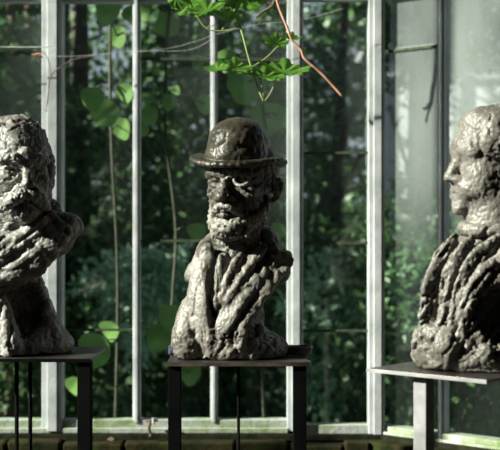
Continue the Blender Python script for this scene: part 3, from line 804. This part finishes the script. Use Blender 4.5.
tree('slender tree with a brown trunk seen through the far left pane', 'garden_tree', W3(11, 0, 8.2).x, 8.2, [pc(-20, 30, 8.2, .5), pc(30, 120, 8.0, .35), pc(20, -70, 8.2, .6)], 1800, .075, 'leaf_dark', .045, 5, bark='bark_brown', seed=1)
tree('second slender brown trunk beside the left post', 'garden_tree', W3(28, 0, 8.6).x, 8.6, [pc(20, 60, 8.6, .4), pc(10, 200, 8.4, .5)], 1800, .075, 'leaf_mid', .04, 5, bark='bark_brown', seed=2)
tree('dark evergreen tree filling the panes behind the left post', 'evergreen_tree', W3(80, 0, 8.8).x, 8.8, [pc(60, 260, 8.6, .8), pc(110, 180, 8.7, .75), pc(70, 60, 9.3, .45), pc(-10, 330, 8.4, .8), pc(-60, 150, 8.6, .8), pc(120, 380, 8.2, .9), pc(130, 20, 8.9, .4)], 15000, .06, 'leaf_dark', .10, 4, seed=3, ncl=160)
tree('dark leafy tree behind the bowler hat', 'evergreen_tree', W3(215, 0, 9.0).x, 9.0, [pc(180, 120, 8.8, .75), pc(240, 60, 9.0, .8), pc(200, 250, 8.7, .8), pc(260, 200, 9.0, .7), pc(170, 20, 9.0, .5), pc(250, 340, 8.4, .9), pc(180, 400, 8.2, .9)], 16000, .06, 'leaf_dark', .10, 4, seed=4, ncl=170)
tree('dark branching tree behind the narrow bay', 'branching_tree', W3(330, 0, 9.4).x, 9.4, [pc(330, 20, 9.4, .5), pc(345, 130, 9.5, .45), pc(300, 190, 9.4, .5), pc(360, 260, 9.3, .6), pc(320, 350, 8.8, .9), pc(400, 380, 8.6, .9)], 9000, .065, 'leaf_dark', .07, 4, lean=.15, seed=5, ncl=110,
     branches=[([W3(300, 240, 9.2), W3(330, 190, 9.1), W3(350, 120, 9.1), W3(372, 90, 9.2)], .05), ([W3(318, 215, 9.2), W3(340, 200, 9.1), W3(362, 150, 9.1)], .04)])
tree('grey leafy tree whose branches cross the misty right bay', 'branching_tree', W3(417, 0, 8.0).x, 8.0, [pc(420, 15, 8.2, .45, rz=.3), pc(480, 10, 8.2, .45, rz=.25), pc(380, 70, 8.3, .2), pc(460, 40, 8.1, .25, rz=.15)], 2600, .06, 'leaf_mid', .035, 4, seed=6,
     branches=[([W3(392, 95, 7.8), W3(412, 60, 7.8), W3(432, 25, 7.8)], .03), ([W3(420, 72, 7.9), W3(436, 82, 7.9), W3(452, 92, 7.9)], .02), ([W3(390, 105, 7.8), W3(402, 150, 7.8), W3(416, 190, 7.9)], .022)])
# lower shrubs; the sun on the first two is in their leaf colour
tree('shrub with sunlight painted into its pale leaves, left of the bowler-hatted bust', 'garden_shrub', W3(140, 0, 7.2).x, 7.2, [pc(120, 285, 7.2, .33, rz=.22), pc(165, 275, 7.3, .30, rz=.25), pc(150, 320, 7.2, .35, rz=.2)], 1900, .055, 'leaf_sunlit', .02, 1.0, seed=7, ncl=40, spread=.05)
tree('shrub with sunlight painted into its leaves, seen through the narrow bay', 'garden_shrub', W3(335, 0, 7.4).x, 7.4, [pc(325, 290, 7.4, .26), pc(350, 320, 7.3, .22), pc(318, 375, 7.2, .25), pc(395, 285, 7.2, .18, rz=.12)], 1100, .06, 'leaf_sunlit', .02, .8, seed=8, ncl=26, spread=.05)
tree('low green shrub below the misty right bay', 'garden_shrub', W3(430, 0, 7.4).x, 7.4, [pc(420, 215, 7.4, .4, rz=.25), pc(480, 240, 7.4, .5, rz=.3), pc(450, 320, 7.0, .6, rz=.4), pc(430, 270, 7.6, .6, rz=.3), pc(420, 380, 7.0, .6, rz=.35)], 8500, .06, 'leaf_mid', .03, 1.0, seed=9, ncl=50)
# deep hedge closing the garden
def hedge(rs, n):
    x = rs.uniform(-5, 5, n); z = rs.uniform(-.2, 4.5, n); y = 13 + rs.uniform(0, .9, n) + .3*np.sin(x*2.1) + .25*np.sin(z*3)
    top = 4.3 - 1.5*np.exp(-((x + 1.7)/.75)**2) - .9*np.exp(-((x - .62)/.2)**2) + .3*np.sin(x*4.1); keep = (z < top) | (rs.rand(n) < .12)
    return np.stack([x, y, z], 1)[keep]
h = empty('hedge', (0, 13.4, -.02)); tag(h, 'tall dark hedge closing off the garden behind the trees', 'hedge')
leaf_cloud('foliage', 34000, lambda rs, n: hedge(rs, n) - np.array([0, 13.4, -.02]), .13, M['leaf_dark'], h, 12)
b = MB(); b.box(-5.2, 5.2, .3, .9, 0, 1.7); b.build('inner_growth', M['bark'], h)
# unseen trees added to shade the garden; the last one dims the hat
for i, (x, y, z, r_, n_) in enumerate([(-3.2, 6.6, 4.9, 1.5, 5200), (-.8, 7.4, 5.0, 1.5, 5200), (1.8, 7.0, 5.0, 1.3, 4200), (-5.2, 1.4, 4.1, .9, 60)]):
    tree('unseen tree added for shade, ' + ('above the far left panes', 'above the middle panes', 'above the right bay', 'small leaf clump on the sun path to the bowler hat')[i], 'added_shade_tree', x - .6, y + 1.2, [((x, y, z), (r_, r_, .6)), ((x + .3, y + .6, z + .5), (r_*.8, r_*.8, .5))] if i < 3 else [((-4.6, 1.77, 4.24), (.17, .20, .14))], n_, .16 if i < 3 else .07, 'leaf_dark', .16 if i < 3 else .05, z, seed=20+i, ncl=150, spread=.15, group='added shade trees')

tree('unseen dense tree added to shade the garden from the left', 'added_shade_tree', -4.8, 6.4, [((-4.7, 6.0, 1.6), (.8, 1.5, 1.5)), ((-4.7, 6.4, 3.4), (.9, 1.7, 1.1)), ((-4.9, 8.4, 2.2), (.9, 1.0, 2.0))], 9000, .16, 'leaf_dark', .15, 3.5, seed=31, ncl=220, spread=.16)  # unseen; added to hold the sun off the lower shrubs

# pale outbuilding behind the misty bay
sx0 = W3(375, 0, 10).x; ob = empty('garden_shed', (sx0 + 1.5, 10.6, -.02)); tag(ob, 'pale grey outbuilding seen through the misty right bay', 'building')
zr = W3(0, 52, 10).z
b = MB(); b.box(-1.5, 1.9, -.6, .05, 0, zr); b.build('wall', M['shed_wall'], ob)
b = MB(); b.box(-1.6, 2.0, -.72, .1, zr, zr + .06); b.build('roof', M['shed_roof'], ob)
for x in (-1.5, -.86, -.2, .5, 1.2):
    b = MB(); b.box(x, x + .07, -.64, -.6, 0, zr); b.build('batten', M['shed_frame'], ob)
b = MB(); b.box(-1.5, 1.9, -.635, -.6, W3(0, 77, 10).z, W3(0, 77, 10).z + .05); b.build('batten', M['shed_frame'], ob)

b = MB(); b.box(-.55, 1.2, -.67, -.62, W3(0, 190, 9.98).z, W3(0, 112, 9.98).z); b.build('stand_in_panel', M['white_cap'], ob)['label'] = 'bright area put in as a white panel'  # added sheet standing in for a bright area of the view

# ------------------------------------------------------------------ big round leaves just outside the glass
def big_leaf(b, c, s, rot, tilt, roll, asp=.8, pointy=.25, lobes=0, fold=.18):
    """one cupped leaf with a folded midrib, 22 outline points"""
    mm = Matrix.Rotation(rot, 3, 'Y') @ Matrix.Rotation(tilt, 3, 'X') @ Matrix.Rotation(roll, 3, 'Z')
    n = 22 if not lobes else 40; base = len(b.v); c = Vector(c)
    def P(u, v):                     # u along, v across
        return c + mm @ Vector((v*s, -fold*abs(v)*s*.9 + .10*s*(u*u), u*s))
    rows = 9; cols = 4
    for i in range(rows + 1):
        u = -1 + 2*i/rows
        w = math.sqrt(max(0, 1 - u*u)) ** .8 * asp * (1 - pointy*u)
        if lobes: w *= 1 + .28*math.sin(u*lobes*3.1)
        for j in range(-cols, cols + 1): b.v.append(tuple(P(u * (1 - .12*abs(j/cols)), w*j/cols)))
    k = 2*cols + 1
    for i in range(rows):
        for j in range(k - 1): a = base + i*k + j; b.f.append((a, a+1, a+k+1, a+k))
def shrub_big(name, label, stem_pts, leaves, m='leaf_big'):
    p0 = Vector(stem_pts[0]); t = empty(name, (p0.x, p0.y, -.02)); tag(t, label, 'shrub')
    o = Vector((p0.x, p0.y, -.02))
    b = MB(); b.tube([Vector(q) - o for q in spline(stem_pts, 6)], .007, 7)
    P = spline(stem_pts, 6)
    for (px, py, D, r, rot, tl) in leaves:
        c = W3(px, py, D); q = min(P, key=lambda v: (v - c).length); b.tube([q - o, (q + c)/2 - o + Vector((0, 0, .02)), c - o], .003, 5)
    b.build('stems', M['shrub_stem'], t, smooth=True)
    for (px, py, D, r, rot, tl) in leaves:
        b = MB(); c = W3(px, py, D) - o; big_leaf(b, (0, 0, 0), r * D / FPX, R(rot), R(tl), R((px*7) % 30 - 15))
        lf = b.build('leaf', M[m], t, c, smooth=True)
g = lambda px, py, D: W3(px, py, D)
shrub_big('broadleaf_shrub', 'large-leaved shrub pressed against the left panes, upper part', [(W3(110, 0, 5.2).x, 5.25, 0), g(118, 300, 5.2), g(112, 150, 5.1), g(110, 60, 5.1), g(112, -30, 5.1)],
   [(108, 12, 5.0, 17, 70, 25), (130, 14, 5.05, 10, 20, 30), (93, 98, 5.0, 15, 65, 20), (106, 112, 5.05, 17, 40, -15), (126, 92, 5.1, 12, 50, 30), (121, 128, 5.15, 14, 30, 35), (117, 36, 5.15, 13, 30, 20),
    (95, 350, 5.0, 22, 75, -40), (110, 330, 5.2, 14, 60, 40), (74, 385, 5.1, 12, 40, 30)])
shrub_big('broadleaf_shrub', 'large-leaved shrub against the pane left of the bowler hat', [(W3(178, 0, 5.3).x, 5.35, 0), g(172, 330, 5.2), g(176, 230, 5.2), g(165, 120, 5.1), g(170, 0, 5.1)],
   [(167, 24, 5.1, 15, 10, 10), (150, 115, 4.95, 12, 30, 15), (170, 102, 4.95, 10, 80, 20), (148, 100, 5.05, 6, 60, 10), (142, 128, 5.0, 10, 20, 10), (198, 62, 5.1, 9, 80, 30), (205, 104, 5.1, 12, 60, 30),
    (197, 231, 4.95, 12, 60, 25), (172, 318, 4.95, 17, 75, -30), (160, 338, 4.95, 17, 95, -25), (145, 12, 5.1, 10, 60, 20), (176, 90, 5.15, 6, 10, 20), (190, 372, 5.1, 16, 60, 30)])
shrub_big('broadleaf_shrub', 'large-leaved shrub behind the right side of the bowler hat', [(W3(268, 0, 5.3).x, 5.35, 0), g(262, 300, 5.2), g(272, 200, 5.2), g(262, 100, 5.1), g(258, 40, 5.1)],
   [(248, 82, 5.1, 26, 75, -20), (270, 118, 5.15, 22, 60, -15), (278, 231, 4.95, 10, 100, 15), (283, 120, 5.0, 9, 20, 20), (228, 60, 5.2, 14, 60, 20), (262, 345, 5.1, 16, 50, 20)])

# ------------------------------------------------------------------ grape vine hanging inside, top centre
DV = 3.9
gv = empty('grape_vine', W3(228, -60, DV)); tag(gv, 'green vine shoot with lobed leaves hanging over the top of the window', 'vine')
o0 = W3(228, -60, DV)
def vs(pts, r, name, m, par=gv, o_=o0, D=DV):
    b = MB(); P = spline([W3(p[0], p[1], (p[2] if len(p) > 2 else D)) - o_ for p in pts], 6); b.tube(P, r, 7); return b.build(name, M[m], par, smooth=True)
vs([(236, -640), (222, -400), (234, -180), (228, -60), (222, -20), (229, 4), (240, 26), (248, 55), (255, 80), (264, 102)], .0035, 'stem', 'leaf_stem')
vs([(264, 102), (271, 92), (277, 77)], .002, 'tendril', 'leaf_stem'); vs([(264, 101), (262, 88), (259, 78)], .002, 'tendril', 'leaf_stem')
vs([(252, 67), (266, 58), (278, 46)], .002, 'tendril', 'leaf_stem')
vs([(226, -60), (200, -55), (180, -35), (186, -10), (195, 12), (206, 28), (222, 31), (240, 27)], .0022, 'stem', 'leaf_stem'); vs([(222, 30), (230, 18), (237, 6)], .002, 'tendril', 'leaf_stem')
vs([(206, 28), (216, 22), (208, 5)], .0018, 'tendril', 'leaf_stem'); vs([(258, 76), (240, 72), (218, 70)], .0018, 'tendril', 'leaf_stem')
def vine_leaf(px, py, r, rot, tilt, asp, seed):
    """a toothed, lobed grape leaf"""
    rr = random.Random(seed); n = 44; b = MB(); mm = Matrix.Rotation(R(rot), 3, 'Y') @ Matrix.Rotation(R(tilt), 3, 'X')
    s = r * DV / FPX; c = W3(px, py, DV + rr.uniform(-.03, .03)) - o0
    for ring in (.5, 1):
        for k in range(n):
            q = 2*math.pi*k/n
            rad = (.82 + .13*math.cos(5*q) + (.06 if k % 2 else -.03)) * ring
            if ring < 1: rad = .42
            x = rad*math.sin(q)*asp; z = rad*math.cos(q)
            b.v.append(tuple(mm @ Vector((x*s, (.22*rad*rad + .06*math.cos(10*q)*ring)*s, z*s))))
    b.v.append((0, 0, 0))
    for k in range(n):
        k2 = (k+1) % n; b.f.append((k, k2, 2*n)); b.f.append((k, n+k, n+k2, k2))
    o = b.build('leaf', M['leaf_vine'], gv, c, smooth=True); return o
for i, a in enumerate([(243, -2, 24, 5, 50, 1.1), (228, 0, 14, 20, 45, 1), (190, 3, 19, -20, 50, 1.2), (207, 11, 15, -10, 62, 1.3), (176, -2, 16, 40, 50, 1), (284, 72, 28, 6, 81, 1.0), (264, 77, 22, 10, 80, 1.1), (234, 68, 18, 12, 72, 1.1),
                        (218, 69, 13, -8, 76, 1.2), (275, 43, 15, 12, 64, 1.0), (228, 17, 13, 10, 66, 1.1), (291, 38, 12, 15, 80, .9), (258, -8, 16, 10, 30, 1)]): vine_leaf(*a, i)
dv = empty('reddish_vine', W3(270, -30, 3.85)); tag(dv, 'bare reddish vine stem slanting down across the double post', 'stem')
od = W3(270, -30, 3.85)
vs([(250, -640), (262, -330), (256, -150), (270, -30), (278, 4), (287, 27), (292, 40), (301, 50), (305, 59), (322, 74), (343, 97)], .0042, 'stem', 'vine_red', dv, od, 3.85)
tw = empty('twisted_twig', W3(290, -30, 4.2)); tag(tw, 'dark twisted old twig curling at the top of the double post', 'twig')
ot = W3(290, -30, 4.2)
vs([(300, -590), (280, -300), (296, -120), (290, -30), (277, -4), (272, 6), (262, 12), (256, 18)], [.007]*30 + [.006, .006, .005, .005, .005, .004, .004, .004, .004, .004, .004, .004, .004], 'stem', 'vine_brown', tw, ot, 4.2)
vs([(272, 6), (266, 3), (256, 3), (248, 0)], .0045, 'side_twig', 'vine_brown', tw, ot, 4.2)
tw = empty('twisted_twig', W3(160, -30, 4.25)); tag(tw, 'dark twig under the top rail left of the vine leaves', 'twig'); ot = W3(160, -30, 4.25)
vs([(150, -580), (166, -300), (150, -120), (160, -30), (170, 0), (178, 4), (205, 3), (222, 5)], .004, 'stem', 'vine_brown', tw, ot, 4.25)

# twig chain and cobweb threads on the left post
tw = empty('dead_tendril', W3(50, 75, 4.44)); tag(tw, 'dry tendril hanging with cobwebs on the left post', 'tendril'); ot = W3(50, 75, 4.44)
vs([(46, 112), (48, 96), (51, 76), (62, 66), (76, 59), (95, 56)], .002, 'stem', 'vine_brown', tw, ot, 4.42)
vs([(51, 76), (49, 62), (44, 53), (36, 50)], .0015, 'tendril', 'vine_brown', tw, ot, 4.42)
b = MB()
for k in range(5): b.tube([W3(32 + k*1.6, 54 + (k % 3)*1.5, 4.42) - ot, W3(36 + k*1.6, 57 - (k % 2)*3, 4.42) - ot], .004, 6)
b.build('debris', M['vine_red'], tw)['label'] = 'rusty clump of leaf bits'
def thread(name, label, pts, r=.0007, D=4.40):
    b = MB(); b.tube(spline([W3(p[0], p[1], D) for p in pts], 6), r, 4); tag(b.build(name, M['web'], None, smooth=True), label, 'cobweb')
thread('cobweb_thread', 'grey cobweb thread sagging across the window left of the bowler hat', [(43, 56), (80, 56), (136, 51), (180, 51), (200, 46), (215, 36)])
thread('cobweb_thread', 'fine cobweb thread rising to the thin bar above the bowler hat', [(136, 52), (170, 48), (200, 40), (214, 34)], .0006)
thread('wire', 'dark horizontal wire across the far left pane', [(-40, 46), (10, 47), (43, 47), (55, 45)], .0016)
thread('cobweb_thread', 'fine cobweb thread from vine leaves to the narrow bay', [(217, 34), (260, 24), (287, 22), (310, 18), (345, 8)], .0006)
